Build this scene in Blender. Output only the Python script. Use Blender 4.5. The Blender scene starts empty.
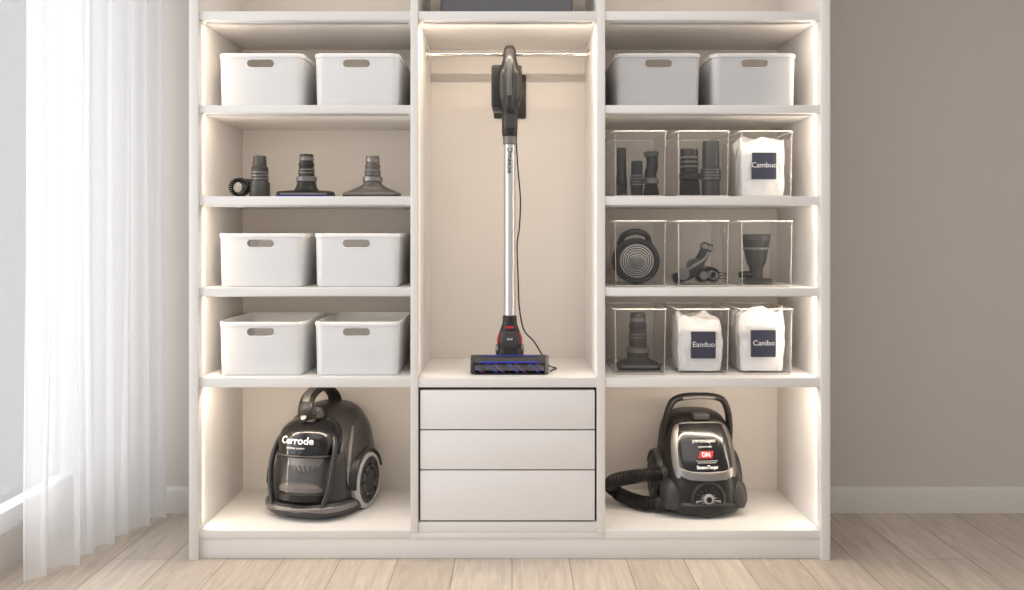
import bpy, bmesh, math, random
from mathutils import Vector, Matrix, noise
random.seed(3)
S=bpy.context.scene
pi=math.pi
# ---------------------------------------------------------------- materials
def lin(c):
    return tuple(((v/255)/12.92 if v/255<=0.04045 else ((v/255+0.055)/1.055)**2.4) for v in c)
def pmat(name,rgb,rough=.5,metal=0,coat=0,bump=0,bscale=200,var=0,emit=None,es=0,spec=.5):
    m=bpy.data.materials.new(name); m.use_nodes=True
    nt=m.node_tree; b=nt.nodes['Principled BSDF']
    c=lin(rgb)+(1,)
    b.inputs['Base Color'].default_value=c
    b.inputs['Roughness'].default_value=rough
    b.inputs['Metallic'].default_value=metal
    b.inputs['Coat Weight'].default_value=coat
    b.inputs['Specular IOR Level'].default_value=spec
    if emit:
        b.inputs['Emission Color'].default_value=lin(emit)+(1,)
        b.inputs['Emission Strength'].default_value=es
    tc=nt.nodes.new('ShaderNodeTexCoord')
    nz=nt.nodes.new('ShaderNodeTexNoise'); nz.inputs['Scale'].default_value=bscale
    nt.links.new(tc.outputs['Object'],nz.inputs['Vector'])
    if bump:
        bp=nt.nodes.new('ShaderNodeBump'); bp.inputs['Strength'].default_value=bump; bp.inputs['Distance'].default_value=.002
        nt.links.new(nz.outputs['Fac'],bp.inputs['Height']); nt.links.new(bp.outputs['Normal'],b.inputs['Normal'])
    if var:
        n2=nt.nodes.new('ShaderNodeTexNoise'); n2.inputs['Scale'].default_value=4
        nt.links.new(tc.outputs['Object'],n2.inputs['Vector'])
        mx=nt.nodes.new('ShaderNodeMix'); mx.data_type='RGBA'
        mx.inputs[6].default_value=tuple(v*(1-var) for v in c[:3])+(1,)
        mx.inputs[7].default_value=tuple(min(1,v*(1+var)) for v in c[:3])+(1,)
        nt.links.new(n2.outputs['Fac'],mx.inputs[0]); nt.links.new(mx.outputs[2],b.inputs['Base Color'])
    return m
M_wall=pmat('wall_paint',(203,197,190),.85,bump=.15,bscale=60,var=.02)
M_ceil=pmat('ceiling_paint',(240,239,238),.9)
M_trim=pmat('trim_paint',(216,211,206),.55)
M_lam=pmat('laminate_white',(229,226,223),.42,bump=.03,bscale=300)
M_back=pmat('laminate_back',(209,203,197),.5,bump=.05,bscale=300,var=.02)
M_drw=pmat('drawer_laminate',(233,230,229),.38)
M_gap=pmat('shadow_gap',(60,56,52),.8)  # dark colour that paints the shadow between drawer fronts
M_boxw=pmat('box_plastic_white',(220,220,221),.5,bump=.12,bscale=500)
M_boxg=pmat('box_plastic_grey',(190,190,192),.5,bump=.12,bscale=500)
M_felt=pmat('felt_grey',(104,104,108),.95,bump=.6,bscale=400)
M_blk=pmat('plastic_black',(31,30,30),.4,bump=.05,bscale=600,spec=.4)
M_blkg=pmat('plastic_gloss_black',(14,14,16),.16,coat=.3)
M_char=pmat('plastic_charcoal',(58,57,57),.42,bump=.03,bscale=600,spec=.4)
M_shell=pmat('plastic_shell_grey',(62,61,61),.33,metal=.35,bump=.02,bscale=600)
M_grey=pmat('plastic_grey',(112,110,109),.38,metal=.3)
M_cone=pmat('cyclone_plastic',(158,154,150),.45)
M_gunm=pmat('gunmetal',(134,131,129),.3,metal=.8)
M_silv=pmat('aluminium',(200,199,200),.3,metal=.85)
M_lgt=pmat('plastic_light_grey',(176,174,173),.4)
M_red=pmat('red_plastic',(180,22,28),.35)
M_brst=pmat('bristle_black',(18,18,19),.9,bump=1,bscale=900)
M_blue2=pmat('blue_plastic',(44,54,160),.35,emit=(40,50,200),es=.06)  # faint glow added to the plastic, nozzle sole and squeegee included
M_bluet=pmat('blue_bristle',(66,70,180),.8)
M_violet=pmat('violet_bristle',(130,70,140),.8)
M_bag=pmat('dust_bag_fabric',(236,235,235),.75,bump=.4,bscale=90)
M_navy=pmat('label_navy',(34,38,66),.5)
M_white=pmat('print_white',(240,240,240),.5)
M_chrome=pmat('chrome',(225,220,215),.15,metal=1)
M_taupe=pmat('plastic_taupe_grey',(90,84,80),.38,metal=.2)
M_rim=pmat('acrylic_polished_edge',(222,219,216),.25)
M_dust=pmat('collected_dust',(150,142,134),.95,bump=1,bscale=80)

def acrylic(name,tint,base,edge,diff=0.05,dcol=(235,235,235)):
    m=bpy.data.materials.new(name); m.use_nodes=True; nt=m.node_tree; nt.nodes.clear()
    o=nt.nodes.new('ShaderNodeOutputMaterial'); tr=nt.nodes.new('ShaderNodeBsdfTransparent'); gl=nt.nodes.new('ShaderNodeBsdfGlossy')
    df=nt.nodes.new('ShaderNodeBsdfDiffuse'); m1=nt.nodes.new('ShaderNodeMixShader'); m2=nt.nodes.new('ShaderNodeMixShader')
    lw=nt.nodes.new('ShaderNodeLayerWeight'); lw.inputs[0].default_value=.2
    mr=nt.nodes.new('ShaderNodeMapRange'); mr.inputs[3].default_value=base; mr.inputs[4].default_value=edge
    tr.inputs[0].default_value=lin(tint)+(1,); gl.inputs['Roughness'].default_value=.06; df.inputs[0].default_value=lin(dcol)+(1,)
    nt.links.new(lw.outputs['Fresnel'],mr.inputs[0]); nt.links.new(mr.outputs[0],m2.inputs[0])
    m1.inputs[0].default_value=diff
    nt.links.new(tr.outputs[0],m1.inputs[1]); nt.links.new(df.outputs[0],m1.inputs[2])
    nt.links.new(m1.outputs[0],m2.inputs[1]); nt.links.new(gl.outputs[0],m2.inputs[2]); nt.links.new(m2.outputs[0],o.inputs[0])
    return m
M_acr=acrylic('clear_acrylic',(254,254,254),.02,.5,.02)
M_smoke=acrylic('smoked_clear',(238,238,240),.04,.6,.03)

def wood():
    m=bpy.data.materials.new('oak_planks'); m.use_nodes=True; nt=m.node_tree; b=nt.nodes['Principled BSDF']
    tc=nt.nodes.new('ShaderNodeTexCoord'); mp=nt.nodes.new('ShaderNodeMapping'); mp.inputs['Rotation'].default_value=(0,0,pi/2)
    nt.links.new(tc.outputs['Object'],mp.inputs['Vector'])
    br=nt.nodes.new('ShaderNodeTexBrick'); br.inputs['Scale'].default_value=1
    br.inputs['Brick Width'].default_value=1.5; br.inputs['Row Height'].default_value=.19
    br.inputs['Mortar Size'].default_value=.0018; br.inputs['Mortar Smooth'].default_value=.3
    br.inputs['Color1'].default_value=lin((211,198,184))+(1,); br.inputs['Color2'].default_value=lin((196,182,167))+(1,)
    br.inputs['Mortar'].default_value=lin((146,131,116))+(1,); br.offset=.37
    nt.links.new(mp.outputs[0],br.inputs['Vector'])
    mp2=nt.nodes.new('ShaderNodeMapping'); mp2.inputs['Scale'].default_value=(20,1.6,1)
    nt.links.new(tc.outputs['Object'],mp2.inputs['Vector'])
    nz=nt.nodes.new('ShaderNodeTexNoise'); nz.inputs['Scale'].default_value=2.2; nz.inputs['Detail'].default_value=8; nz.inputs['Distortion'].default_value=1.2
    nt.links.new(mp2.outputs[0],nz.inputs['Vector'])
    mr=nt.nodes.new('ShaderNodeMapRange'); mr.inputs[1].default_value=.3; mr.inputs[2].default_value=.7; mr.inputs[3].default_value=.80; mr.inputs[4].default_value=1.08
    nt.links.new(nz.outputs['Fac'],mr.inputs[0])
    mx=nt.nodes.new('ShaderNodeMix'); mx.data_type='RGBA'; mx.blend_type='MULTIPLY'; mx.inputs[0].default_value=1
    nt.links.new(br.outputs['Color'],mx.inputs[6]); nt.links.new(mr.outputs[0],mx.inputs[7]); nt.links.new(mx.outputs[2],b.inputs['Base Color'])
    b.inputs['Roughness'].default_value=.5
    bp=nt.nodes.new('ShaderNodeBump'); bp.inputs['Strength'].default_value=.15; bp.inputs['Distance'].default_value=.002
    nt.links.new(nz.outputs['Fac'],bp.inputs['Height']); nt.links.new(bp.outputs['Normal'],b.inputs['Normal'])
    return m
M_floor=wood()
def sheer():
    m=bpy.data.materials.new('sheer_curtain'); m.use_nodes=True; nt=m.node_tree; nt.nodes.clear()
    o=nt.nodes.new('ShaderNodeOutputMaterial'); d=nt.nodes.new('ShaderNodeBsdfDiffuse'); t=nt.nodes.new('ShaderNodeBsdfTranslucent'); tr=nt.nodes.new('ShaderNodeBsdfTransparent')
    d.inputs[0].default_value=(.90,.90,.91,1); t.inputs[0].default_value=(.90,.90,.91,1)
    a=nt.nodes.new('ShaderNodeMixShader'); a.inputs[0].default_value=.5; b=nt.nodes.new('ShaderNodeMixShader')
    tc=nt.nodes.new('ShaderNodeTexCoord'); w=nt.nodes.new('ShaderNodeTexNoise'); w.inputs['Scale'].default_value=300
    nt.links.new(tc.outputs['Object'],w.inputs['Vector'])
    mr=nt.nodes.new('ShaderNodeMapRange'); mr.inputs[3].default_value=.2; mr.inputs[4].default_value=.34
    nt.links.new(w.outputs['Fac'],mr.inputs[0]); nt.links.new(mr.outputs[0],b.inputs[0])
    nt.links.new(d.outputs[0],a.inputs[1]); nt.links.new(t.outputs[0],a.inputs[2]); nt.links.new(a.outputs[0],b.inputs[1]); nt.links.new(tr.outputs[0],b.inputs[2]); nt.links.new(b.outputs[0],o.inputs[0])
    return m
M_cur=sheer()
M_glass=acrylic('window_glass',(253,254,255),.02,.3,0)

# ---------------------------------------------------------------- helpers
CUR=None
def group(name,loc=(0,0,0),rz=0,rx=0,ry=0,parent=None):
    global CUR
    e=bpy.data.objects.new(name,None); e.location=loc; e.rotation_euler=(rx,ry,rz); e.empty_display_size=.05
    S.collection.objects.link(e); CUR=e
    return e
def nogroup():
    global CUR; CUR=None
def mesh(name,V,F,mat,Mx=None,ang=35,smooth=True):
    me=bpy.data.meshes.new(name)
    if Mx is not None: V=[Mx@Vector(v) for v in V]
    me.from_pydata([tuple(v) for v in V],[],F)
    bm=bmesh.new(); bm.from_mesh(me); bmesh.ops.recalc_face_normals(bm,faces=bm.faces); bm.to_mesh(me); bm.free()
    return fin(name,me,mat,ang,smooth)
def fin(name,me,mat,ang=35,smooth=True):
    me.materials.clear(); me.materials.append(mat)
    if smooth:
        me.polygons.foreach_set('use_smooth',[True]*len(me.polygons))
        me.set_sharp_from_angle(angle=math.radians(ang))
    me.update()
    o=bpy.data.objects.new(name,me); S.collection.objects.link(o)
    if CUR: o.parent=CUR
    return o
def box(name,a,b,mat,bev=.0015,Mx=None,seg=2):
    bm=bmesh.new(); bmesh.ops.create_cube(bm,size=1)
    a=Vector(a); b=Vector(b); c=(a+b)/2; d=b-a
    for v in bm.verts: v.co=Vector((v.co.x*d.x,v.co.y*d.y,v.co.z*d.z))+c
    if bev: bmesh.ops.bevel(bm,geom=bm.edges[:],offset=bev,segments=seg,affect='EDGES',profile=.5)
    if Mx is not None: bm.transform(Mx)
    me=bpy.data.meshes.new(name); bm.to_mesh(me); bm.free()
    return fin(name,me,mat,30)
def align(p0,p1):
    p0=Vector(p0); d=Vector(p1)-p0
    return Matrix.Translation(p0)@d.to_track_quat('Z','Y').to_matrix().to_4x4()
def lathe(name,prof,mat,Mx=None,seg=40,ang=35,close=False,cap=True):
    V=[];F=[];n=len(prof)
    for r,h in prof:
        for i in range(seg):
            a=2*pi*i/seg; V.append((max(r,1e-5)*math.cos(a),max(r,1e-5)*math.sin(a),h))
    for j in range(n-1 if not close else n):
        k=(j+1)%n
        for i in range(seg):
            F.append((j*seg+i,j*seg+(i+1)%seg,k*seg+(i+1)%seg,k*seg+i))
    if not close and cap:
        F.append(tuple(range(seg))[::-1]); F.append(tuple((n-1)*seg+i for i in range(seg)))
    return mesh(name,V,F,mat,Mx,ang)
def cyl(name,p0,p1,r0,r1,mat,b=.002,seg=32):
    L=(Vector(p1)-Vector(p0)).length; b=min(b,L*.4,r0*.5,r1*.5)
    return lathe(name,[(r0-b,0),(r0,b),(r1,L-b),(r1-b,L)],mat,align(p0,p1),seg)
def catm(P,n):
    P=[Vector(p) for p in P]; Q=[P[0]*2-P[1]]+P+[P[-1]*2-P[-2]]; out=[]
    for i in range(1,len(Q)-2):
        p0,p1,p2,p3=Q[i-1:i+3]
        for k in range(n):
            t=k/n
            out.append(.5*((2*p1)+(p2-p0)*t+(2*p0-5*p1+4*p2-p3)*t*t+(3*p1-p0-3*p2+p3)*t**3))
    out.append(P[-1]); return out
def sweep(name,P,r,mat,n=8,seg=16,closed=False,up=(1,0,0),ry=None,rf=None,Mx=None,raw=False,ang=50):
    pts=[Vector(p) for p in P] if raw else catm(P,n)
    V=[];F=[];N=len(pts); up=Vector(up); prev=None
    for i,p in enumerate(pts):
        if closed: t=pts[(i+1)%N]-pts[i-1]
        else: t=pts[min(i+1,N-1)]-pts[max(i-1,0)]
        t.normalize()
        if prev is None:
            a=(up-t*up.dot(t))
            if a.length<1e-3: a=t.orthogonal()
        else: a=prev-t*prev.dot(t)
        a.normalize(); prev=a; b=t.cross(a)
        s=rf(i/(N-1),i) if rf else 1
        for k in range(seg):
            q=2*pi*k/seg
            V.append(p+a*math.cos(q)*r*s+b*math.sin(q)*(ry or r)*s)
    for i in range(N if closed else N-1):
        j=(i+1)%N
        for k in range(seg): F.append((i*seg+k,i*seg+(k+1)%seg,j*seg+(k+1)%seg,j*seg+k))
    if not closed:
        F.append(tuple(range(seg))[::-1]); F.append(tuple((N-1)*seg+k for k in range(seg)))
    return mesh(name,V,F,mat,Mx,ang)
def extr(name,pts,x0,x1,mat,Mx=None,bev=.003,plane='yz'):
    """outline in (y,z) extruded along x, or (x,z) along y"""
    bm=bmesh.new(); 
    mk=(lambda p,c:(c,p[0],p[1])) if plane=='yz' else (lambda p,c:(p[0],c,p[1]))
    A=[bm.verts.new(mk(p,x0)) for p in pts]; B=[bm.verts.new(mk(p,x1)) for p in pts]
    bm.faces.new(A); bm.faces.new(B[::-1]); n=len(pts)
    for i in range(n): bm.faces.new((A[i],B[i],B[(i+1)%n],A[(i+1)%n]))
    bmesh.ops.recalc_face_normals(bm,faces=bm.faces)
    if bev:
        E=[e for e in bm.edges if abs((e.verts[0].co-e.verts[1].co)[0 if plane=='yz' else 1])<1e-6]
        bmesh.ops.bevel(bm,geom=E,offset=bev,segments=2,affect='EDGES',profile=.5)
    if Mx is not None: bm.transform(Mx)
    me=bpy.data.meshes.new(name); bm.to_mesh(me); bm.free()
    return fin(name,me,mat,30)
def stadium(w,h,n=10,cx=0,cz=0):
    r=h/2; out=[]
    for i in range(n+1):
        a=-pi/2+pi*i/n; out.append((cx+w/2-r+r*math.cos(a),cz+r*math.sin(a)))
    for i in range(n+1):
        a=pi/2+pi*i/n; out.append((cx-w/2+r+r*math.cos(a),cz+r*math.sin(a)))
    return out
def rrect(w,d,r,n=6):
    out=[]
    for q,(sx,sy) in enumerate([(1,1),(-1,1),(-1,-1),(1,-1)]):
        for i in range(n+1):
            a=q*pi/2+pi/2*i/n
            out.append((sx*(w/2-r)+r*math.cos(a),sy*(d/2-r)+r*math.sin(a)))
    return out
def rings(name,R,mat,ang=35,cap=True):
    V=[];F=[];n=len(R[0])
    for r in R: V+=r
    for j in range(len(R)-1):
        for i in range(n): F.append((j*n+i,j*n+(i+1)%n,(j+1)*n+(i+1)%n,(j+1)*n+i))
    F.append(tuple(range(n))[::-1])
    if cap: F.append(tuple((len(R)-1)*n+i for i in range(n)))
    return mesh(name,V,F,mat,None,ang)
def sgp(v,e): return math.copysign(abs(v)**e,v)
class Loft:
    """sections: (z,cx,cy,rx,ry,n)"""
    def __init__(s,sec):
        s.sec=sec; s.z=[q[0] for q in sec]; n=len(sec); s.m=[]
        for k in range(1,6):
            d=[(sec[i+1][k]-sec[i][k])/(sec[i+1][0]-sec[i][0]) for i in range(n-1)]
            m=[d[0]]+[0 if d[i-1]*d[i]<=0 else 2*d[i-1]*d[i]/(d[i-1]+d[i]) for i in range(1,n-1)]+[d[-1]]
            s.m.append(m)
    def ev(s,z):
        z=min(max(z,s.z[0]),s.z[-1]); i=0
        while i<len(s.z)-2 and z>s.z[i+1]: i+=1
        h=s.z[i+1]-s.z[i]; t=(z-s.z[i])/h; o=[]
        for k in range(1,6):
            p0,p1=s.sec[i][k],s.sec[i+1][k]; m0,m1=s.m[k-1][i]*h,s.m[k-1][i+1]*h
            o.append((2*t**3-3*t*t+1)*p0+(t**3-2*t*t+t)*m0+(-2*t**3+3*t*t)*p1+(t**3-t*t)*m1)
        return o
    def pt(s,a,z,off=0):
        cx,cy,rx,ry,n=s.ev(z); e=2/n
        return Vector((cx+(rx+off)*sgp(math.cos(a),e),cy+(ry+off)*sgp(math.sin(a),e),z))
    def build(s,name,mat,Mx=None,seg=56,step=5,ang=45):
        R=[];n=len(s.z)
        zs=[]
        for i in range(n-1):
            for k in range(step): zs.append(s.z[i]+(s.z[i+1]-s.z[i])*k/step)
        zs.append(s.z[-1]); V=[];F=[]
        for z in zs:
            for i in range(seg): V.append(s.pt(2*pi*i/seg,z))
        for j in range(len(zs)-1):
            for i in range(seg): F.append((j*seg+i,j*seg+(i+1)%seg,(j+1)*seg+(i+1)%seg,(j+1)*seg+i))
        F.append(tuple(range(seg))[::-1]); F.append(tuple((len(zs)-1)*seg+i for i in range(seg)))
        return mesh(name,V,F,mat,Mx,ang)
    def patch(s,name,ac,ra,zc,rz,mat,off=.003,n=4,th=.006,Mx=None,K=48,L=8,shape=None):
        """rounded panel following the surface; angles in radians, front = -pi/2"""
        V=[];F=[]
        def P(q,t):
            u=t*sgp(math.cos(q),2/n); w=t*sgp(math.sin(q),2/n)
            if shape: u,w=shape(u,w)
            return ac+ra*u,zc+rz*w
        for lay,o in ((0,off),(1,off-th)):
            for j in range(1,L+1):
                for k in range(K):
                    a,z=P(2*pi*k/K,j/L); V.append(s.pt(a,z,o-(.0012 if (j==L and lay==0) else 0)))
            a,z=P(0,0); V.append(s.pt(a,z,o))
        B=L*K+1
        for lay in (0,1):
            b=lay*B; c=b+L*K
            for k in range(K): F.append((c,b+k,b+(k+1)%K))
            for j in range(L-1):
                for k in range(K): F.append((b+j*K+k,b+(j+1)*K+k,b+(j+1)*K+(k+1)%K,b+j*K+(k+1)%K))
        for k in range(K): F.append(((L-1)*K+k,(L-1)*K+(k+1)%K,B+(L-1)*K+(k+1)%K,B+(L-1)*K+k))
        return mesh(name,V,F,mat,Mx,40)
def text(name,s,size,mat,fn=None,Mx=None,ext=.0006,bold=False):
    cu=bpy.data.curves.new(name,'FONT'); cu.body=s; cu.size=size; cu.extrude=ext; cu.align_x='CENTER'; cu.align_y='CENTER'; cu.resolution_u=3
    if bold: cu.offset=size*.018
    o=bpy.data.objects.new('tmp',cu); S.collection.objects.link(o)
    dg=bpy.context.evaluated_depsgraph_get(); me=bpy.data.meshes.new_from_object(o.evaluated_get(dg)); bpy.data.objects.remove(o)
    for v in me.vertices:
        if fn: v.co=fn(v.co.copy())
        if Mx is not None: v.co=Mx@v.co
    me.name=name
    return fin(name,me,mat,30,False)
FRONT=Matrix.Rotation(pi/2,4,'X')   # text plane xy -> xz facing -y
def T(x,y,z): return Matrix.Translation((x,y,z))
def boolcut(o,c):
    m=o.modifiers.new('b','BOOLEAN'); m.object=c; m.operation='DIFFERENCE'; m.solver='EXACT'
    dg=bpy.context.evaluated_depsgraph_get(); me=bpy.data.meshes.new_from_object(o.evaluated_get(dg))
    o.modifiers.clear(); old=o.data; o.data=me; me.set_sharp_from_angle(angle=math.radians(35)); bpy.data.objects.remove(c)

# ---------------------------------------------------------------- room
nogroup()
WY=.51
box('floor',(-2.2,-4.0,-.05),(2.9,WY+.1,0),M_floor,0)
box('wall_back',(-1.72,WY,0),(2.9,WY+.1,2.65),M_wall,0)
box('ceiling',(-1.72,-4.0,2.65),(2.9,WY+.1,2.72),M_ceil,0)
box('wall_right',(2.8,-4.0,0),(2.9,WY,2.65),M_wall,0)
group('wall_left')
LX=-1.62; PY=.42
box('pier',(LX-.1,PY,0),(LX,WY,2.65),M_wall,0)
box('below_window',(LX-.1,-4.0,0),(LX,PY,.12),M_wall,0)
box('above_window',(LX-.1,-4.0,2.45),(LX,PY,2.65),M_wall,0)
group('window_1')
for k,(a,b) in enumerate([(-3.9,-2.5),(-2.5,-1.1),(-1.1,PY)]):
    box('stile_a_%d'%k,(LX-.07,a,.12),(LX-.01,a+.05,2.45),M_white,.003)
    box('stile_b_%d'%k,(LX-.07,b-.05,.12),(LX-.01,b,2.45),M_white,.003)
    box('rail_low_%d'%k,(LX-.07,a,.12),(LX-.01,b,.19),M_white,.003)
    box('rail_top_%d'%k,(LX-.07,a,2.38),(LX-.01,b,2.45),M_white,.003)
    box('pane_%d'%k,(LX-.045,a+.05,.19),(LX-.039,b-.05,2.38),M_glass,0)
nogroup()
def baseboard(name,x0,x1):
    extr(name,[(WY,0),(WY-.016,0),(WY-.016,.085),(WY-.012,.095),(WY-.006,.1),(WY,.1)],x0,x1,M_trim,bev=0)
baseboard('baseboard_back_left',LX,-1.075); baseboard('baseboard_back_right',1.059,2.8)
# curtain
def curtain(name,p0,p1,folds,amp,z0,z1,ph=0):
    V=[];F=[];NU=folds*22;NV=24
    p0=Vector((*p0,0));p1=Vector((*p1,0));d=(p1-p0);L=d.length;t=d.normalized();n=Vector((-t.y,t.x,0))
    for j in range(NV+1):
        z=z0+(z1-z0)*j/NV; h=1-j/NV
        for i in range(NU+1):
            u=i/NU; q=u*folds*2*pi+ph
            w=noise.noise(Vector((u*5,ph,z*.4)))
            A=amp*(.75+.6*noise.noise(Vector((u*7.3,2.1+ph,0))))*(.75+.35*h)
            off=A*math.sin(q+1.6*w)+.25*A*math.sin(2*q+1.3)+w*.03*h
            sl=.010*math.sin(2*q+.4)
            V.append(p0+t*(u*L+sl)+n*off+Vector((0,0,z)))
    for j in range(NV):
        for i in range(NU): F.append((j*(NU+1)+i,j*(NU+1)+i+1,(j+1)*(NU+1)+i+1,(j+1)*(NU+1)+i))
    return mesh(name,V,F,M_cur,None,80)
group('sheer_curtain')
curtain('curtain_cloth',(-1.485,-.25),(-1.345,.44),7,.036,.012,2.56,0)
cyl('curtain_rod',(-1.49,-3.9,2.585),(-1.49,.46,2.585),.012,.012,M_chrome)
for k,y in enumerate((-2.4,-.6,.4)): cyl('rod_bracket_%d'%k,(-1.49,y,2.585),(-1.49,y,2.65),.006,.006,M_chrome)

# ---------------------------------------------------------------- wardrobe
group('built_in_wardrobe')
BY=.495; TOP=2.38
box('side_panel_left',(-1.073,-.012,0),(-1.043,BY,TOP),M_lam)
box('side_panel_right',(1.027,-.012,0),(1.057,BY,TOP),M_lam)
box('divider_left',(-.338,-.004,.088),(-.313,BY,TOP),M_lam)
box('divider_right',(.283,-.004,.088),(.31,BY,TOP),M_lam)
box('back_panel',(-1.043,BY-.01,.02),(1.027,BY+.006,TOP),M_back,0)
box('top_panel',(-1.043,0,TOP-.03),(1.027,BY,TOP-.001),M_lam)
box('bottom_panel_left',(-1.043,0,.068),(-.338,BY-.01,.095),M_lam)
box('bottom_panel_right',(.31,0,.068),(1.027,BY-.01,.095),M_lam)
box('bottom_panel_centre',(-.3378,.0,.068),(.3098,BY-.01,.0875),M_lam)
box('plinth',(-1.043,.006,0),(1.027,.03,.068),M_lam)
SH=[(1.797,1.826),(1.487,1.513),(1.18,1.209),(.877,.903),(.572,.603)]
for k,(a,b) in enumerate(SH):
    box('shelf_left_%d'%k,(-1.043,0,a),(-.338,BY-.01,b),M_lam)
    box('shelf_right_%d'%k,(.31,0,a),(1.027,BY-.01,b),M_lam)
box('shelf_centre_top',(-.313,0,1.797),(.283,BY-.01,1.826),M_lam)
box('shelf_centre_low',(-.313,0,.572),(.283,BY-.01,.603),M_lam)
# drawers
box('gap_shade_block',(-.313,.03,.0875),(.283,BY-.01,.572),M_gap,0)  # solid dark block, its colour stands in for shade in the drawer gaps
for k,(z0,z1) in enumerate([(.432,.562),(.298,.4275),(.128,.2935)]):
    box('drawer_front_%d'%k,(-.306,.002,z0),(.276,.03,z1),M_drw,.002)
box('drawer_base_rail',(-.3128,.001,.0875),(.2828,.03,.122),M_lam)
# hanging rail
cyl('hanging_rail',(-.313,.27,1.737),(.283,.27,1.737),.0085,.0085,M_chrome)
for k,(x,s) in enumerate(((-.313,1),(.283,-1))): cyl('rail_socket_%d'%k,(x,.27,1.737),(x+s*.01,.27,1.737),.018,.018,M_chrome)
WR=CUR
LE=.52
def strip(name,c,L,e,rot,col=(1,.84,.67),w=.008):
    l=bpy.data.lights.new(name,'AREA'); l.shape='RECTANGLE'; l.size=L; l.size_y=w; l.energy=e*LE; l.color=col
    o=bpy.data.objects.new(name,l); o.location=c; o.rotation_euler=rot; S.collection.objects.link(o); o.parent=WR
for k,(a,b) in enumerate(SH):
    for x in (-.69,.668):
        box('led_profile_%d'%k,(x-.34,.028,a-.005),(x+.34,.046,a+.001),M_silv,.001)
        strip('led_strip_light',(x,.037,a-.0065),.66,(1.3,1.4,1.1,1.1,3.4)[k],(math.radians(28),0,0))
box('led_profile_centre',(-.30,.028,1.792),(.27,.046,1.798),M_silv,.001)
strip('led_strip_light',(-.015,.037,1.7905),.56,3.8,(math.radians(28),0,0))
for x in (-.69,.668,-.015):
    strip('led_strip_light',(x,.037,TOP-.034),.56,2.2,(math.radians(25),0,0))
# vertical strips in the outer panels and centre bay
for k,(a,b) in enumerate([(1.513,1.797),(1.21,1.487),(.903,1.18),(.603,.877),(.095,.572)]):
    m=(a+b)/2; L=(b-a)*.92
    strip('led_strip_light',(-1.0415,.03,m),L,.6*L/.27,(0,math.radians(-90),math.radians(30)),w=.006)
    strip('led_strip_light',(1.0255,.03,m),L,.6*L/.27,(0,math.radians(90),math.radians(-30)),w=.006)
strip('led_strip_light',(-.3115,.03,1.2),1.14,1.5,(0,math.radians(-90),math.radians(30)),w=.006)
strip('led_strip_light',(.2815,.03,1.2),1.14,1.5,(0,math.radians(90),math.radians(-30)),w=.006)

# ---------------------------------------------------------------- storage boxes
def storage_box(loc,mat,w=.286,d=.38,h=.182):
    group('storage_box',loc)
    def R(ww,dd,r,z): return [(x,y,z) for x,y in rrect(ww,dd,r)]
    tp=.007
    rr=[R(w-tp-.010,d-tp-.010,.02,0),R(w-tp-.003,d-tp-.003,.024,.003),R(w-tp,d-tp,.026,.01),R(w,d,.03,h-.014),
        R(w+.005,d+.005,.032,h-.0135),R(w+.006,d+.006,.032,h-.003),R(w+.003,d+.003,.031,h),R(w-.005,d-.005,.028,h),
        R(w-.008,d-.008,.027,h-.003),R(w-tp-.008,d-tp-.008,.022,.012),R(w-tp-.016,d-tp-.016,.02,.006)]
    o=rings('tub',rr,mat)
    zc=h-.034
    c=extr('cut',stadium(.092,.027,10,0,zc),-d/2-.03,-d/2+.03,mat,plane='xz',bev=0)
    boolcut(o,c)
    y=-d/2+.0015
    sweep('grip_lip',[(x,y,z) for x,z in stadium(.095,.030,10,0,zc)],.0022,mat,raw=True,closed=True,seg=8,up=(0,1,0))
Yb=.05+.19
for z in (1.513,.903,.603):
    for x in (-.852,-.527): storage_box((x,Yb,z+.0005),M_boxw)
for x in (.497,.822): storage_box((x,Yb,1.5135),M_boxg)
# felt box at the very top
group('felt_storage_box',(-.018,.24,1.8265))
o=rings('tub',[[(x,y,z) for x,y in rrect(w,d,.015)] for w,d,z in ((.44,.34,0),(.452,.352,.004),(.46,.36,.2),(.445,.345,.2),(.44,.34,.01))],M_felt)
sweep('top_seam',[(x,y,.2) for x,y in rrect(.452,.352,.015)],.005,M_felt,raw=True,closed=True,seg=8,up=(0,0,1))
box('front_pull',(-.05,-.19,.10),(.05,-.178,.125),M_felt,.003)

# ---------------------------------------------------------------- acrylic bins
BX=(.437,.652,.868); BW=.184; BD=.29; BH=.226; BYc=.06+BD/2
def acrylic_bin(loc):
    group('clear_acrylic_bin',loc)
    def R(ww,dd,r,z): return [(x,y,z) for x,y in rrect(ww,dd,r,5)]
    w,d,h=BW,BD,BH
    rings('tub',[R(w-.02,d-.02,.012,0.0005),R(w-.012,d-.012,.015,.003),R(w-.008,d-.008,.016,.01),R(w-.002,d-.002,.017,h-.002)],M_acr,cap=False)
    sweep('rim',[(x,y,h-.0025) for x,y in rrect(w-.003,d-.003,.017,5)],.0024,M_rim,raw=True,closed=True,seg=8,up=(0,0,1))
    sweep('base_edge',[(x,y,.004) for x,y in rrect(w-.013,d-.013,.014,5)],.0013,M_rim,raw=True,closed=True,seg=8,up=(0,0,1))
    for k,(sx,sy) in enumerate(((1,-1),(-1,-1))):
        cyl('corner_edge_%d'%k,(sx*(w/2-.0095),sy*(d/2-.0095),.006),(sx*(w/2-.0065),sy*(d/2-.0065),h-.004),.0011,.0011,M_rim,b=.0003,seg=8)
for z in (1.209,.903,.603):
    for x in BX: acrylic_bin((x,BYc,z+.0005))

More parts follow.
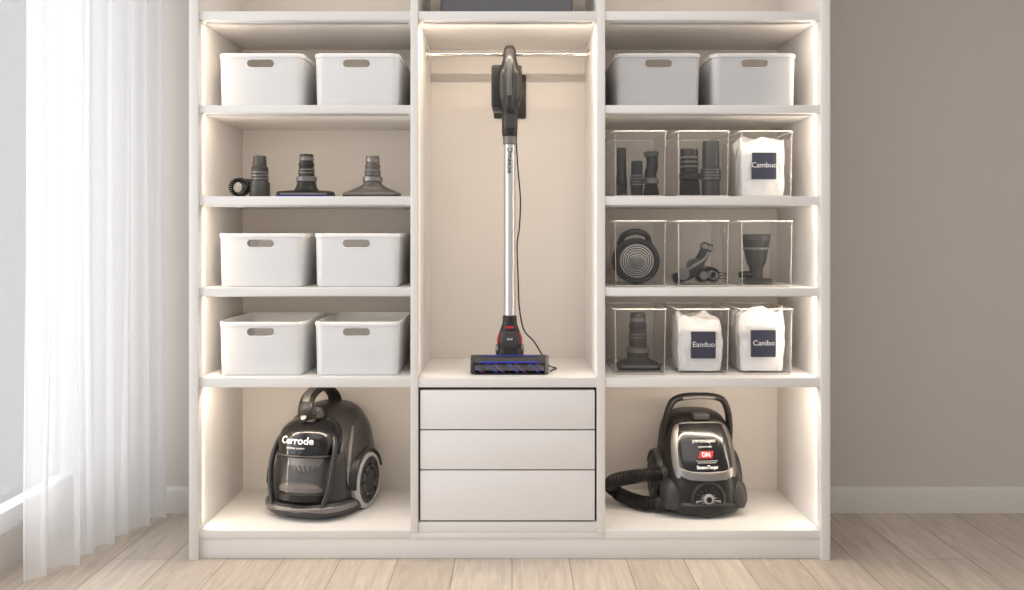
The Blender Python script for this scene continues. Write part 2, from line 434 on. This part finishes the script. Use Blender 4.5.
def dust_bags(loc,txt,w=.15,h=.19,seed=0,n=3,lx=0.0,lz=.1):
    group('dust_bag_pack',loc)
    NZ=34; d=.05
    for b in range(n):
        V=[];F=[]; yo=-.075+b*.062
        hh=h*(1-.05*((b*7+seed)%3)); ww=w*(1-.03*b)
        seg=72
        for j in range(NZ+1):
            v=j/NZ; z=v*hh
            for i in range(seg):
                a=2*pi*i/seg; rx=ww/2*(.93+.07*math.sin(pi*v)); ry=d/2*(1-.75*max(0,v-.75)/.25*1) *(.9+.1*math.sin(pi*v))
                x=rx*sgp(math.cos(a),2/6); y=ry*sgp(math.sin(a),2/4)
                P=Vector((x*13+seed*3+b*5,y*13,z*13))
                nn=noise.fractal(P,1,2,3); n2=noise.fractal(P*1.2+Vector((9,4,2)),1,2,3)
                rdg=abs(noise.noise(Vector((x*38+seed,b*3+.5,z*12))))
                y+= (.008*nn-.010*rdg)*(1 if math.sin(a)<0 else -1)
                x+= .005*n2
                x=max(-.0825,min(.0825,x))
                zz=z+(.016*noise.noise(Vector((x*30+seed,y*30,b)))+.012*math.sin(x*60+seed+b) if v>.7 else 0)*max(0,(v-.7)/.3)
                V.append((x,y+yo,max(zz,0)))
        for j in range(NZ):
            for i in range(seg): F.append((j*seg+i,j*seg+(i+1)%seg,(j+1)*seg+(i+1)%seg,(j+1)*seg+i))
        F.append(tuple(range(seg))[::-1]); F.append(tuple(NZ*seg+i for i in range(seg)))
        mesh('bag_%d'%b,V,F,M_bag,None,60)
    y=-.075-d/2-.014
    box('label',(lx-.042,y,lz-.046),(lx+.042,y+.016,lz+.046),M_navy,.002)
    text('label_text',txt,.026,M_white,Mx=T(lx,y-.0005,lz+.002)@FRONT,ext=.0005)
dust_bags((.869,.213,1.2165),'Cambuo',.158,.205,1,lx=.0,lz=.102)
dust_bags((.652,.213,.6105),'Eanduo',.156,.188,5,lx=.008,lz=.09)
dust_bags((.867,.213,.6105),'Canibo',.160,.210,9,lx=.0,lz=.095)

# ---- hose-end tool with collar rings, generic tube tool
def tube_tool(loc,h,r,kind,mat=M_blk,name='crevice_tool',rz=0):
    group(name,loc,rz)
    if kind=='crevice':
        L=Loft([(0,0,0,r,r,2),(h*.35,0,0,r,r,2),(h*.45,0,0,r*.9,r*.8,2.4),(h*.93,0,0,r*.85,r*.5,3),(h,0,0,r*.8,r*.45,3)])
        L.build('nozzle',mat)
        for k in range(3): lathe('ring_%d'%k,[(r,0),(r*1.1,.002),(r*1.1,.006),(r,.008)],mat,T(0,0,.008+k*.016))
    if kind=='tube':
        lathe('tube',[(r*.95,0),(r,.003),(r,h*.28),(r*1.12,h*.29),(r*1.12,h*.5),(r*.97,h*.52),(r*.93,h*.95),(r*.9,h),(r*.78,h),(r*.76,h*.8)],mat)
        for k in range(4): lathe('ring_%d'%k,[(r,0),(r*1.16,.002),(r*1.16,.005),(r,.007)],M_grey,T(0,0,h*.31+k*.010))
    if kind=='brush':
        lathe('collar',[(r*.9,h*.35),(r*1.15,h*.37),(r*1.15,h*.47),(r*.95,h*.5),(r*.9,h*.97),(r*.86,h),(r*.7,h),(r*.7,h*.9)],mat)
        for k in range(3): lathe('ring_%d'%k,[(r*.9,0),(r*1.04,.002),(r*1.04,.006),(r*.9,.008)],M_grey,T(0,0,h*.6+k*.016))
        for k in range(26):
            a=2*pi*k/26
            cyl('tuft_%d'%k,(r*.85*math.cos(a),r*.85*math.sin(a),h*.38),(r*1.0*math.cos(a),r*1.0*math.sin(a),0),r*.12,r*.14,M_brst,seg=6)
        lathe('core',[(r*.6,0.01),(r*.6,h*.37)],M_brst)
z=1.209+.005
tube_tool((.388,.19,z),.175,.019,'crevice')
tube_tool((.437,.15,z),.125,.021,'tube',name='hose_adapter')
group('angled_dusting_brush',(.490,.17,z))
sweep('elbow',[(0,0,.05),(-.002,0,.08),(.004,0,.11),(.002,0,.155)],.022,M_blk,n=8,seg=24,rf=lambda t,i:1-.1*t)
lathe('collar',[(.022,.045),(.027,.048),(.027,.064),(.022,.067)],M_grey)
lathe('mouth_ring',[(.021,.14),(.026,.142),(.026,.158),(.020,.16),(.018,.15)],M_char)
for k in range(22):
    a=2*pi*k/22; cyl('tuft_%d'%k,(.018*math.cos(a),.018*math.sin(a),.048),(.025*math.cos(a),.025*math.sin(a),0),.003,.004,M_brst,seg=6)
lathe('core',[(.016,0.005),(.016,.05)],M_brst)
tube_tool((.622,.16,z),.168,.034,'brush',name='round_dusting_brush')
tube_tool((.698,.16,z),.195,.031,'tube',mat=M_char,name='extension_tube')

# ---- motor unit in row 3 bin 1
group('filter_motor_unit',(.438,.20,.903+.005+.081))
FR=Matrix.Rotation(pi/2,4,'X')  # z -> -y
lathe('housing',[(.05,-.10),(.07,-.095),(.078,-.06),(.080,.03),(.079,.045),(.072,.052),(.066,.050),(.062,.040),(.03,.038)],M_blk,FR,seg=64)
for k,r in enumerate((.058,.050,.042,.034,.026)):
    lathe('grille_ring_%d'%k,[(r,.038),(r,.047),(r-.003,.048),(r-.003,.038)],M_lgt,FR,seg=48,close=True)
for k in range(36):
    a=2*pi*k/36; c,s=math.cos(a),math.sin(a)
    cyl('rib_%d'%k,(c*.024,-.045,s*.024),(c*.062,-.045,s*.062),.0012,.0012,M_grey,seg=6)
lathe('hub',[(.024,.036),(.024,.050),(.016,.056),(.0,.057)],M_grey,FR)
lathe('bezel',[(.078,.02),(.0815,.024),(.0815,.036),(.076,.042)],M_char,FR,seg=64)
sweep('carry_grip',[(-.055,.02,.055),(-.04,.0,.09),(0,-.01,.103),(.04,0,.09),(.055,.02,.055)],.011,M_blk,up=(0,1,0),seg=14)
# ---- turbo brush in row 3 bin 2
e=group('upholstery_brush_head',(.652,.20,.909)); e.scale=(1.1,1.1,1.1)
box('body',(-.07,-.03,.0),(.03,.03,.032),M_blk,.008,T(.0,0,.02)@Matrix.Rotation(math.radians(-20),4,'Y'))
lathe('swivel',[(.0,-.03),(.024,-.028),(.026,.0),(.024,.028),(0,.03)],M_char,T(.0,0,.055)@Matrix.Rotation(pi/2,4,'X'))
sweep('neck',[(0,0,.055),(.02,0,.08),(.035,0,.11),(.042,0,.128)],.018,M_blk,seg=20)
lathe('neck_ring',[(.018,0),(.023,.002),(.023,.014),(.018,.016)],M_grey,align((.033,0,.108),(.043,0,.13)))
sweep('strut',[(-.07,-.02,.02),(-.03,-.03,.045),(.02,-.028,.075),(.040,-.02,.1)],.006,M_grey,seg=10)
for c,(bx,bz) in enumerate(((.045,.03),(.052,.026),(.02,.026))):
    lathe('roller_%d'%c,[(.012,-.04),(.014,-.038),(.014,.038),(.012,.04)],M_grey,T(bx,0,bz)@Matrix.Rotation(pi/2,4,'X'),seg=16)
    for k in range(14):
        a=2*pi*k/14
        for j in range(4):
            y=-.034+j*.022
            cyl('bristle_%d_%d_%d'%(c,k,j),(bx+.012*math.cos(a),y,bz+.012*math.sin(a)),(bx+.0235*math.cos(a),y,max(.001,bz+.0235*math.sin(a))),.0022,.0018,M_brst,b=.0003,seg=5)
lathe('knob',[(.0,0),(.018,0),(.018,.012),(.0,.014)],M_grey,align((-.045,-.028,.03),(-.045,-.05,.03)))
# ---- cone cup in row 3 bin 3
group('filter_funnel',(.868,.20,.909))
lathe('cone',[(.04,0),(.045,.003),(.044,.01),(.024,.016),(.022,.035),(.026,.06),(.034,.075),(.048,.15),(.050,.152),(.050,.172),(.047,.174),(.045,.172),(.040,.15),(.02,.07)],M_char,seg=48)
lathe('band',[(.0435,.118),(.047,.12),(.0475,.126),(.0445,.128)],M_grey,seg=48)
for k in range(10):
    a=2*pi*k/10; cyl('rib_%d'%k,(.028*math.cos(a),.028*math.sin(a),.062),(.046*math.cos(a),.046*math.sin(a),.142),.002,.002,M_char,seg=6)
lathe('foot',[(.05,0),(.056,.002),(.056,.012),(.05,.016),(.02,.02)],M_char,T(-.0,0,0))
sweep('side_spout',[(-.02,0,.03),(-.04,-.01,.032),(-.06,-.02,.03)],.012,M_blk,seg=14)

def floor_nozzle(name,loc,w,d,h,col,foot=None,neck=.026,rz=0,flat=False,metal=None):
    group(name,loc,rz)
    if flat:
        S_=[(0.004,0,0,w/2-.004,d/2-.003,7),(.007,0,0,w/2,d/2,7),(.015,0,0,w/2,d/2,7),(.021,0,.002,w/2*.96,d/2*.85,6),(.0235,0,.004,w/2*.8,d/2*.7,5),(.026,0,.01,neck*1.5,neck*1.15,3),(.040,0,.01,neck*1.2,neck*1.1,2.2),(.066,0,.01,neck,neck,2)]
    else:
        S_=[(0.004,0,0,w/2-.004,d/2-.003,6),(.008,0,0,w/2,d/2,6),(.012,0,0,w/2,d/2,6),(.026,0,.004,w/2*.74,d/2*.82,4),(.038,0,.008,w/2*.48,d/2*.7,3),(.048,0,.01,neck*1.15,neck*1.1,2.2),(.066,0,.01,neck,neck,2)]
    L=Loft(S_)
    L.build('head',col,step=6)
    box('sole',(-w/2+.004,-d/2+.002,0),(w/2-.004,d/2-.002,.007),foot or M_brst,.002)
    if flat and foot: box('blue_squeegee',(-w/2+.002,-d/2-.002,0.0),(w/2-.002,-d/2+.006,.006),foot,.002)
    L.patch('front_vent',-pi/2,.55,.012,.003,M_grey,off=.001,n=4,th=.004)
    lathe('joint',[(neck,0),(neck*1.22,.003),(neck*1.22,.017),(neck*.95,.02)],metal or M_char,T(0,.01,.055))
    lathe('neck',[(neck*.95,.072),(neck*.86,h*.72),(neck*.92,h*.73),(neck*.92,h*.79),(neck*.82,h*.8),(neck*.8,h-.002),(neck*.76,h),(neck*.66,h),(neck*.64,h*.8)],col,T(0,.01,0),seg=36)
    lathe('tip_band',[(neck*.80,0),(neck*.86,.001),(neck*.86,.012),(neck*.80,.013)],metal or M_grey,T(0,.01,h*.85))
    for k in range(2): lathe('ring_%d'%k,[(neck*.86,0),(neck*.99,.001),(neck*.99,.005),(neck*.86,.006)],M_grey,T(0,.01,h*.55+k*.011))
    box('latch',(-.008,.01-neck*1.05,h*.55-.02),(.008,.01-neck*.7,h*.55),M_char,.002)
floor_nozzle('floor_nozzle',(.447,.19,.608),.156,.09,.195,M_char,neck=.034,metal=M_grey)
floor_nozzle('slim_floor_nozzle',(-.717,.13,1.2095),.196,.075,.152,M_blk,foot=M_blue2,neck=.029,flat=True,metal=M_grey)
floor_nozzle('wide_floor_nozzle',(-.486,.13,1.2095),.2,.085,.145,M_taupe,neck=.029,metal=M_gunm)
# brush tool w elbow
group('rotary_brush_attachment',(-.905,.14,1.210))
lathe('tube',[(.034,.0),(.036,.003),(.035,.05),(.028,.06),(.026,.085),(.029,.088),(.029,.105),(.024,.11),(.022,.143),(.020,.146),(.017,.146),(.016,.12)],M_char,T(.025,0,0))
for k in range(3): lathe('ring_%d'%k,[(.026,0),(.031,.001),(.031,.006),(.026,.007)],M_grey,T(.025,0,.062+k*.011))
lathe('drum',[(.0,0),(.03,.001),(.033,.006),(.033,.02),(.028,.026),(.016,.028),(.012,.034),(0,.035)],M_blk,align((-.035,.01,.034),(-.05,-.03,.040)))
for k in range(22):
    a=2*pi*k/22; c,s=math.cos(a),math.sin(a)
    cyl('tuft_%d'%k,(-.040+.024*c,-.012,.034+.024*s),(-.043+.030*c,-.034,.035+.030*s),.0035,.003,M_brst,seg=6)
lathe('drum_ring',[(0,0),(.018,.001),(.018,.006),(.0,.008)],M_grey,align((-.043,-.018,.035),(-.046,-.03,.036)))
box('bridge',(-.04,-.01,.05),(.02,.02,.066),M_char,.006)

# ---------------------------------------------------------------- stick vacuum
group('stick_vacuum',(-.008,.135,.6035))
# head
prof=[(.055,.004),(.055,.028),(.035,.046),(.0,.060),(-.030,.062),(-.052,.059),(-.068,.048),(-.072,.040),(-.066,.038),(-.045,.052),(-.01,.046),(.0,.03),(.0,.004)]
extr('head_housing',prof,-.122,.122,M_char,bev=.0015)
for k,(a,b,m) in enumerate(((-.134,-.121,M_char),(.121,.134,M_grey))):
    extr('end_cap_%d'%k,[(.055,.003),(.055,.03),(.03,.05),(-.03,.063),(-.06,.055),(-.074,.035),(-.074,.012),(-.062,.003)],a,b,m,bev=.004)
lathe('roller',[(.02,-.119),(.025,-.117),(.025,.117),(.02,.119)],M_blkg,T(0,-.040,.029)@Matrix.Rotation(pi/2,4,'Y'),seg=32)
for s in range(6):
    P=[]
    for i in range(49):
        t=i/48; a=t*3.2*pi+s*pi/3; P.append((-.116+.232*t,-.040+.0255*math.cos(a),.029+.0255*math.sin(a)))
    sweep('roller_bristle_%d'%s,P,.0038,[M_violet,M_bluet,M_brst][s%3],raw=True,seg=8,up=(0,0,1))
box('led_line',(-.10,-.0745,.0405),(.10,-.069,.0460),M_blue2,.001)
box('blue_top_window',(-.095,-.045,.0605),(.095,-.030,.0632),M_blue2,.001)
extr('front_shield',[(-.073,.034),(-.075,.015),(-.0735,.015),(-.0715,.034)],-.12,.12,M_smoke,bev=0)
box('sole_lip',(-.12,-.066,.0),(.12,.05,.005),M_blk,.001)
lathe('wheel_left',[(0,-.006),(.014,-.006),(.014,.006),(0,.006)],M_char,T(-.09,.058,.014)@Matrix.Rotation(pi/2,4,'Y'))
lathe('wheel_right',[(0,-.006),(.014,-.006),(.014,.006),(0,.006)],M_char,T(.09,.058,.014)@Matrix.Rotation(pi/2,4,'Y'))
# joint
N=Loft([(.045,0,.0,.052,.034,4),(.06,0,.0,.048,.032,3.4),(.085,0,.0,.040,.03,3),(.11,0,.0,.044,.032,3.2),(.14,0,0,.036,.03,3),(.165,0,0,.027,.027,2.4),(.18,0,0,.024,.024,2)])
N.build('swivel_joint',M_blk)
N.patch('joint_panel',-pi/2,.7,.115,.028,M_char,off=.002,n=4)
N.patch('red_accent',-pi/2,.4,.158,.004,M_red,off=.002,n=4)
for s in (-1,1):
    N.patch('red_side_%d'%s,-pi/2+s*.95,.12,.12,.022,M_red,off=.002,n=3)
    lathe('pivot_%d'%s,[(0,0),(.017,0),(.019,.003),(.017,.01),(.008,.012),(0,.012)],M_gunm,align((s*.038,0,.08),(s*.06,0,.08)))
text('joint_text','dual',.012,M_white,Mx=T(0,-.036,.118)@FRONT)
# tube
cyl('wand',(0,0,.17),(0,0,.82),.0205,.0205,M_silv,.001,seg=48)
lathe('lower_collar',[(.0205,0),(.0245,.002),(.0245,.022),(.0205,.026)],M_blk,T(0,0,.172))
lathe('upper_collar',[(.0205,0),(.024,.004),(.024,.03),(.0205,.034)],M_grey,T(0,0,.79))
def wandmap(v,zc=.735,R=.0208):
    x,y,zz=v
    return Vector(((R+zz)*math.cos(-pi/2+y/R),(R+zz)*math.sin(-pi/2+y/R),zc-x))
text('wand_text','Dmeebe',.026,M_blk,fn=wandmap,bold=True)
# upper body
U=Loft([(.815,0,0,.0225,.0225,2),(.83,0,0,.027,.027,2.4),(.90,0,.0,.027,.03,2.6),(.93,0,.005,.034,.042,3),(.955,0,.01,.040,.05,3),(1.03,0,.01,.041,.052,3),(1.06,0,.012,.034,.045,2.8),(1.09,0,.01,.024,.034,2.5),(1.12,0,.0,.021,.026,2.3),(1.134,0,0,.014,.018,2.2)])
U.build('motor_body',M_blk)
U.patch('neck_trim',-pi/2,.8,.87,.024,M_char,off=.002,n=4)
U.patch('front_panel',-pi/2,.85,.995,.05,M_char,off=.002,n=4)
sweep('handle_grip',[(.0,-.01,.905),(.0,-.05,.93),(.0,-.083,.975),(.0,-.09,1.02),(.0,-.078,1.065),(.0,-.045,1.10),(0,-.0,1.115)],.0165,M_shell,ry=.012,seg=20)
sweep('grip_inlay',[(.0,-.088,.95),(.0,-.101,.99),(.0,-.102,1.03),(.0,-.089,1.07)],.007,M_grey,ry=.003,seg=14)
box('trigger',(-.006,-.065,.98),(.006,-.05,1.01),M_red,.003)
box('battery_pack',(-.064,-.005,.92),(-.018,.075,1.07),M_blk,.009,seg=3)
box('battery_cap',(-.060,-.002,.91),(-.022,.07,.925),M_char,.004)
lathe('exhaust_cap',[(.03,0),(.034,.003),(.032,.02),(.02,.024),(0,.025)],M_char,align((.01,.05,1.0),(.01,.085,1.0)))
lathe('display',[(.0,0),(.012,0),(.012,.002),(0,.003)],M_blkg,align((0,-.03,1.11),(0,-.04,1.135)))
# cable
sweep('charging_cable',[(.022,.04,.98),(.026,.045,.90),(.024,.05,.80),(.030,.055,.70),(.038,.06,.60),(.034,.06,.50),(.026,.06,.44),(.030,.06,.32),(.034,.06,.22),(.05,.06,.14),(.085,.055,.10),(.115,.07,.05),(.14,.09,.010),(.165,.06,.004),(.15,.02,.004),(.142,-.01,.004)],.0026,M_blk,n=10,seg=8)
group('wall_charging_dock',(-.008,.485,1.6))
box('back_plate',(-.062,-.012,-.07),(.062,0,.10),M_blk,.006)
box('arm',(-.02,-.26,-.0),(.02,-.01,.04),M_char,.006)
box('cradle',(-.040,-.262,-.04),(.044,-.235,.09),M_blk,.008)

# ---------------------------------------------------------------- left canister vacuum
e=group('bagless_canister_vacuum',(-.690,.285,.0955),rz=math.radians(-16)); e.scale=(1.06,1.02,1.0)
A=Loft([(.018,0,.01,.125,.15,3),(.04,0,.01,.145,.178,3),(.10,0,.015,.152,.185,2.8),(.17,0,.025,.152,.172,2.6),(.24,0,.04,.143,.150,2.5),(.30,0,.055,.124,.12,2.4),(.345,0,.065,.092,.085,2.3),(.364,0,.07,.05,.05,2.2),(.368,0,.07,.02,.02,2)])
A.build('body_shell',M_shell,seg=72)
A.patch('rear_cover',pi/2,1.0,.2,.12,M_grey,off=.004)
for s in (-1,1):
    A.patch('side_panel_%d'%s,-pi/2+s*1.35,.42,.245,.07,M_char,off=.004,n=3,shape=lambda u,w,s=s:(u+.35*s*w,w))
    A.patch('side_trim_%d'%s,-pi/2+s*1.0,.05,.2,.1,M_gunm,off=.006,n=3,shape=lambda u,w,s=s:(u+2.2*s*w*w,w))
B=Loft([(.012,0,-.01,.150,.178,2.6),(.022,0,-.01,.162,.192,2.6),(.045,0,-.01,.165,.195,2.6),(.058,0,-.008,.157,.187,2.6)])
B.build('bumper',M_char,seg=72)
B.patch('bumper_strip',-pi/2,1.35,.042,.010,M_gunm,off=.003,n=6,K=96)
# dust cup: recessed light-grey back so the smoky bin reads as see-through
cupM=T(0,-.115,.055)@Matrix.Rotation(math.radians(-8),4,'X')
CS=1.08
cupM=cupM@Matrix.Diagonal((CS,CS,1,1))
lathe('cup_base',[(.075,0),(.092,.004),(.094,.026),(.088,.032)],M_blk,cupM,seg=56)
lathe('cup_wall',[(.090,.030),(.093,.10),(.095,.165)],M_smoke,cupM,seg=56,cap=False)
lathe('cyclone_cone',[(.03,.032),(.034,.05),(.040,.09),(.066,.12),(.068,.165)],M_cone,cupM,seg=40)
lathe('dust_fill',[(.086,.033),(.087,.046),(.07,.060),(.04,.064),(0,.062)],M_dust,cupM,seg=40)
for k in range(24):
    a=2*pi*k/24; c,s=math.cos(a),math.sin(a)
    p0=cupM@Vector((.041*c,.041*s,.09)); p1=cupM@Vector((.067*c,.067*s,.122)); cyl('cyclone_rib_%d'%k,p0,p1,.002,.002,M_char,seg=6)
C=Loft([(.150,0,0,.094,.094,2),(.156,0,0,.099,.099,2),(.20,0,0,.100,.100,2),(.235,0,.004,.094,.094,2),(.262,0,.012,.078,.078,2),(.28,0,.02,.055,.055,2),(.286,0,.02,.03,.03,2)])
C.build('cup_lid',M_blkg,cupM,seg=56)
C.patch('lid_ring',-pi/2,1.5,.157,.003,M_gunm,off=.003,Mx=cupM,n=8,K=96)
text('lid_text','Cerrode',.034,M_white,fn=lambda v:cupM@(C.pt(-pi/2+v.x/.108,.208+v.y,.0015+v.z)),bold=True)
text('lid_subtext','cyclone power',.011,M_white,fn=lambda v:cupM@(C.pt(-pi/2+v.x/.108,.184+v.y,.0015+v.z)))
for s in (-1,1):
    sweep('cup_frame_%d'%s,[(s*.092,-.18,.055),(s*.108,-.165,.12),(s*.112,-.145,.2),(s*.098,-.11,.27),(s*.05,-.07,.33)],.008,M_shell,seg=14,ry=.013)
# handle
sweep('carry_handle',[(0,-.115,.325),(0,-.128,.37),(0,-.10,.412),(0,-.04,.430),(0,.03,.422),(0,.085,.385),(0,.10,.335)],.026,M_blk,ry=.012,seg=24)
sweep('handle_inlay',[(0,-.137,.37),(0,-.109,.422),(0,-.04,.443),(0,.03,.434)],.013,M_gunm,ry=.003,seg=16)
sweep('handle_root',[(0,-.14,.30),(0,-.115,.33),(0,-.11,.355)],.032,M_blk,ry=.018,seg=20)
lathe('release_button',[(0,0),(.010,0),(.010,.006),(0,.008)],M_gunm,align((0,-.137,.345),(0,-.152,.355)))
# wheels + fenders
for s in (-1,1):
    Wm=T(s*.142,.020,.100)@Matrix.Rotation(s*pi/2,4,'Y')
    lathe('tyre_%d'%s,[(.06,-.02),(.094,-.018),(.100,-.008),(.100,.016),(.094,.024),(.084,.026),(.08,.02)],M_lgt,Wm,seg=64)
    lathe('wheel_disc_%d'%s,[(.083,.0),(.083,.022),(.074,.027),(.05,.022),(.03,.03),(.012,.034),(0,.034)],M_char,Wm,seg=64)
    lathe('hub_ring_%d'%s,[(.052,.02),(.052,.027),(.047,.028),(.047,.02)],M_gunm,Wm,seg=48,close=True)
    for k in range(8):
        a=2*pi*k/8; p0=Wm@Vector((.03*math.cos(a),.03*math.sin(a),.026)); p1=Wm@Vector((.074*math.cos(a),.074*math.sin(a),.026)); cyl('spoke_%d_%d'%(s,k),p0,p1,.004,.004,M_blk,seg=8)
    P=[]
    for k in range(15):
        a=math.radians(-5+k*170/14); P.append((s*.142,.020-.108*math.cos(a),.1+.108*math.sin(a)))
    sweep('fender_%d'%s,P,.026,M_blk,ry=.009,n=3,seg=16)
lathe('front_caster',[(0,-.012),(.016,-.012),(.018,-.008),(.018,.008),(.016,.012),(0,.012)],M_blk,T(0,-.12,.018)@Matrix.Rotation(pi/2,4,'Y'))
lathe('hose_inlet',[(.03,0),(.034,.004),(.034,.02),(.026,.024),(.02,.01)],M_gunm,align((.0,-.06,.33),(.0,-.07,.352)))

# ---------------------------------------------------------------- right canister vacuum
e=group('canister_vacuum',(.670,.27,.0955),rz=math.radians(4)); e.scale=(.97,.97,.99)
A=Loft([(.02,0,.0,.120,.14,3.4),(.04,0,0,.134,.158,3.4),(.10,0,.0,.140,.160,3.2),(.17,0,.01,.136,.148,3),(.24,0,.025,.130,.125,3),(.29,0,.035,.120,.105,3),(.325,0,.04,.104,.085,2.8),(.345,0,.04,.07,.06,2.6),(.35,0,.04,.03,.03,2.4)])
A.build('body_shell',M_blk,seg=72)
for s in (-1,1):
    A.patch('silver_flank_%d'%s,-pi/2+s*.74,.15,.225,.085,M_gunm,off=.008,n=3.5,shape=lambda u,w,s=s:(u-.5*s*w*w+.15*s*w,w))
A.patch('front_cover',-pi/2,.60,.235,.100,M_blkg,off=.011,n=3.2,th=.014)
A.patch('chin_trim',-pi/2,.62,.148,.014,M_gunm,off=.014,n=5,th=.014,shape=lambda u,w:(u,w+1.3*u*u))
A.patch('brow_trim',-pi/2,.6,.320,.003,M_grey,off=.013,n=5,th=.012,shape=lambda u,w:(u,w-2.2*u*u))
def flat(zc,o=.012,xc=0):
    def f(v):
        z=zc+v.y; cx,cy,rx,ry,n=A.ev(z); x=v.x+xc; rx+=o; ry+=o
        u=min(.999,abs(x/rx)); return Vector((x,cy-ry*(1-u**n)**(1/n)-v.z-.0005,z))
    return f
text('cover_text','pnronuapex',.018,M_white,fn=flat(.262))
text('cover_subtext','cyclonic multi',.009,M_white,fn=flat(.243))
text('chin_text','SteamTeqer',.016,M_white,fn=flat(.178),bold=True)
def badge(v): return flat(.218,.0125,.0)(v)
bm=bmesh.new(); bmesh.ops.create_grid(bm,x_segments=10,y_segments=4,size=1)
me=bpy.data.meshes.new('red_badge')
for v in bm.verts: v.co=badge(Vector((v.co.x*.025+v.co.y*.005,v.co.y*.0115,.001)))
bm.to_mesh(me); bm.free(); fin('red_badge',me,M_red)
text('badge_text','DN',.020,M_white,fn=flat(.218,.0142),bold=True)
for k in range(2):
    bm=bmesh.new(); bmesh.ops.create_grid(bm,x_segments=8,y_segments=2,size=1); me=bpy.data.meshes.new('spec_line')
    for v in bm.verts: v.co=flat(.199-.006*k,.0125)(Vector((v.co.x*(.04-.006*k),v.co.y*.0012,.001)))
    bm.to_mesh(me); bm.free(); fin('spec_line_%d'%k,me,M_lgt)
# front dial
Dm=T(0,-.150,.070)@Matrix.Rotation(pi/2,4,'X')
lathe('dial_housing',[(.070,-.03),(.068,.0),(.060,.012),(.054,.012),(.052,.004),(.02,.002)],M_char,Dm,seg=56)
lathe('dial_face',[(.050,0),(.050,.006),(.046,.008),(.018,.010),(.016,.016),(0,.017)],M_lgt,Dm,seg=48)
for k in range(16):
    a=2*pi*k/16; p0=Dm@Vector((.018*math.cos(a),.018*math.sin(a),.0095)); p1=Dm@Vector((.044*math.cos(a),.044*math.sin(a),.0085)); cyl('dial_slot_%d'%k,p0,p1,.0020,.0050,M_blk,seg=6,b=.0005)
lathe('dial_hub',[(.010,.015),(.010,.019),(0,.02)],M_blkg,Dm)
Bq=Loft([(.012,0,-.0,.130,.150,3),(.022,0,-.0,.142,.166,3),(.045,0,0,.146,.170,3),(.056,0,0,.138,.162,3)])
Bq.build('bumper',M_blk,seg=72)
# handle loop
sweep('carry_handle',[(-.124,.0,.24),(-.122,-.01,.30),(-.112,-.02,.355),(-.092,-.02,.392),(-.05,-.02,.406),(0,-.02,.408),(.05,-.02,.406),(.092,-.02,.392),(.112,-.02,.355),(.122,-.01,.30),(.124,0,.24)],.018,M_blk,up=(0,1,0),ry=.012,seg=20)
sweep('handle_inlay',[(-.06,-.035,.400),(-.03,-.037,.404),(0,-.037,.405),(.03,-.037,.404),(.06,-.035,.400)],.005,M_grey,up=(0,1,0),ry=.007,seg=12)
box('release_latch',(-.03,-.075,.33),(.03,-.035,.352),M_char,.006)
for s in (-1,1):
    Wm=T(s*.132,.045,.092)@Matrix.Rotation(s*pi/2,4,'Y')
    lathe('tyre_%d'%s,[(.05,-.02),(.086,-.018),(.092,-.008),(.092,.016),(.086,.026),(.07,.028)],M_blk,Wm,seg=56)
    lathe('wheel_disc_%d'%s,[(.07,.02),(.066,.031),(.04,.028),(.03,.034),(0,.035)],M_char,Wm,seg=56)
    P=[]
    for k in range(13):
        a=math.radians(5+k*150/12); P.append((s*.130,.045-.102*math.cos(a),.092+.102*math.sin(a)))
    sweep('fender_%d'%s,P,.028,M_char,ry=.010,n=3,seg=16)
    Q=Loft([(.03,s*.116,-.09,.034,.05,2.6),(.06,s*.119,-.09,.038,.058,2.6),(.10,s*.119,-.085,.034,.052,2.4),(.13,s*.112,-.075,.02,.03,2.2)])
    Q.build('front_pod_%d'%s,M_char)
# hose
lathe('hose_cuff',[(.026,0),(.030,.003),(.030,.04),(.026,.045)],M_char,align((-.11,-.05,.135),(-.16,-.06,.135)))
HP=[(-.15,-.06,.135),(-.20,-.065,.135),(-.25,-.05,.125),(-.305,.0,.10),(-.315,.06,.065),(-.285,.06,.035),(-.25,0,.03),(-.21,-.05,.03),(-.165,-.07,.034)]
sweep('ribbed_hose',HP,.0235,M_blk,n=26,seg=20,rf=lambda t,i:1+.10*(1 if (i%4)<2 else -1),up=(0,0,1),ang=20)
lathe('hose_end_cuff',[(.024,0),(.027,.003),(.029,.05),(.024,.055)],M_blk,align((-.17,-.07,.034),(-.11,-.09,.04)))

# ---------------------------------------------------------------- light + world
nogroup()
w=bpy.data.worlds.new('World'); S.world=w; w.use_nodes=True
bg=w.node_tree.nodes['Background']; bg.inputs[0].default_value=(.985,.985,.99,1); bg.inputs[1].default_value=.72
def area(name,loc,rot,sx,sy,e,col):
    l=bpy.data.lights.new(name,'AREA'); l.shape='RECTANGLE'; l.size=sx; l.size_y=sy; l.energy=e; l.color=col
    o=bpy.data.objects.new(name,l); o.location=loc; o.rotation_euler=rot; S.collection.objects.link(o); return o
area('window_daylight',(-2.1,-1.0,1.4),(0,math.radians(-90),0),2.8,5.2,92,(.98,.99,1))
area('added_ceiling_fill',(.4,-1.7,2.6),(0,0,0),2.2,1.6,17,(1,.97,.93))  # unseen fill lamp, added overhead to brighten the room
# camera
cd=bpy.data.cameras.new('camera'); cam=bpy.data.objects.new('camera',cd); S.collection.objects.link(cam)
cam.location=(0,-3,1.08); cam.rotation_euler=(pi/2,0,0)
cd.sensor_width=36; cd.lens=900/1024*36; cd.shift_y=-60/1024; cd.clip_start=.05
S.camera=cam
S.view_settings.view_transform='Standard'; S.view_settings.look='None'; S.view_settings.exposure=0
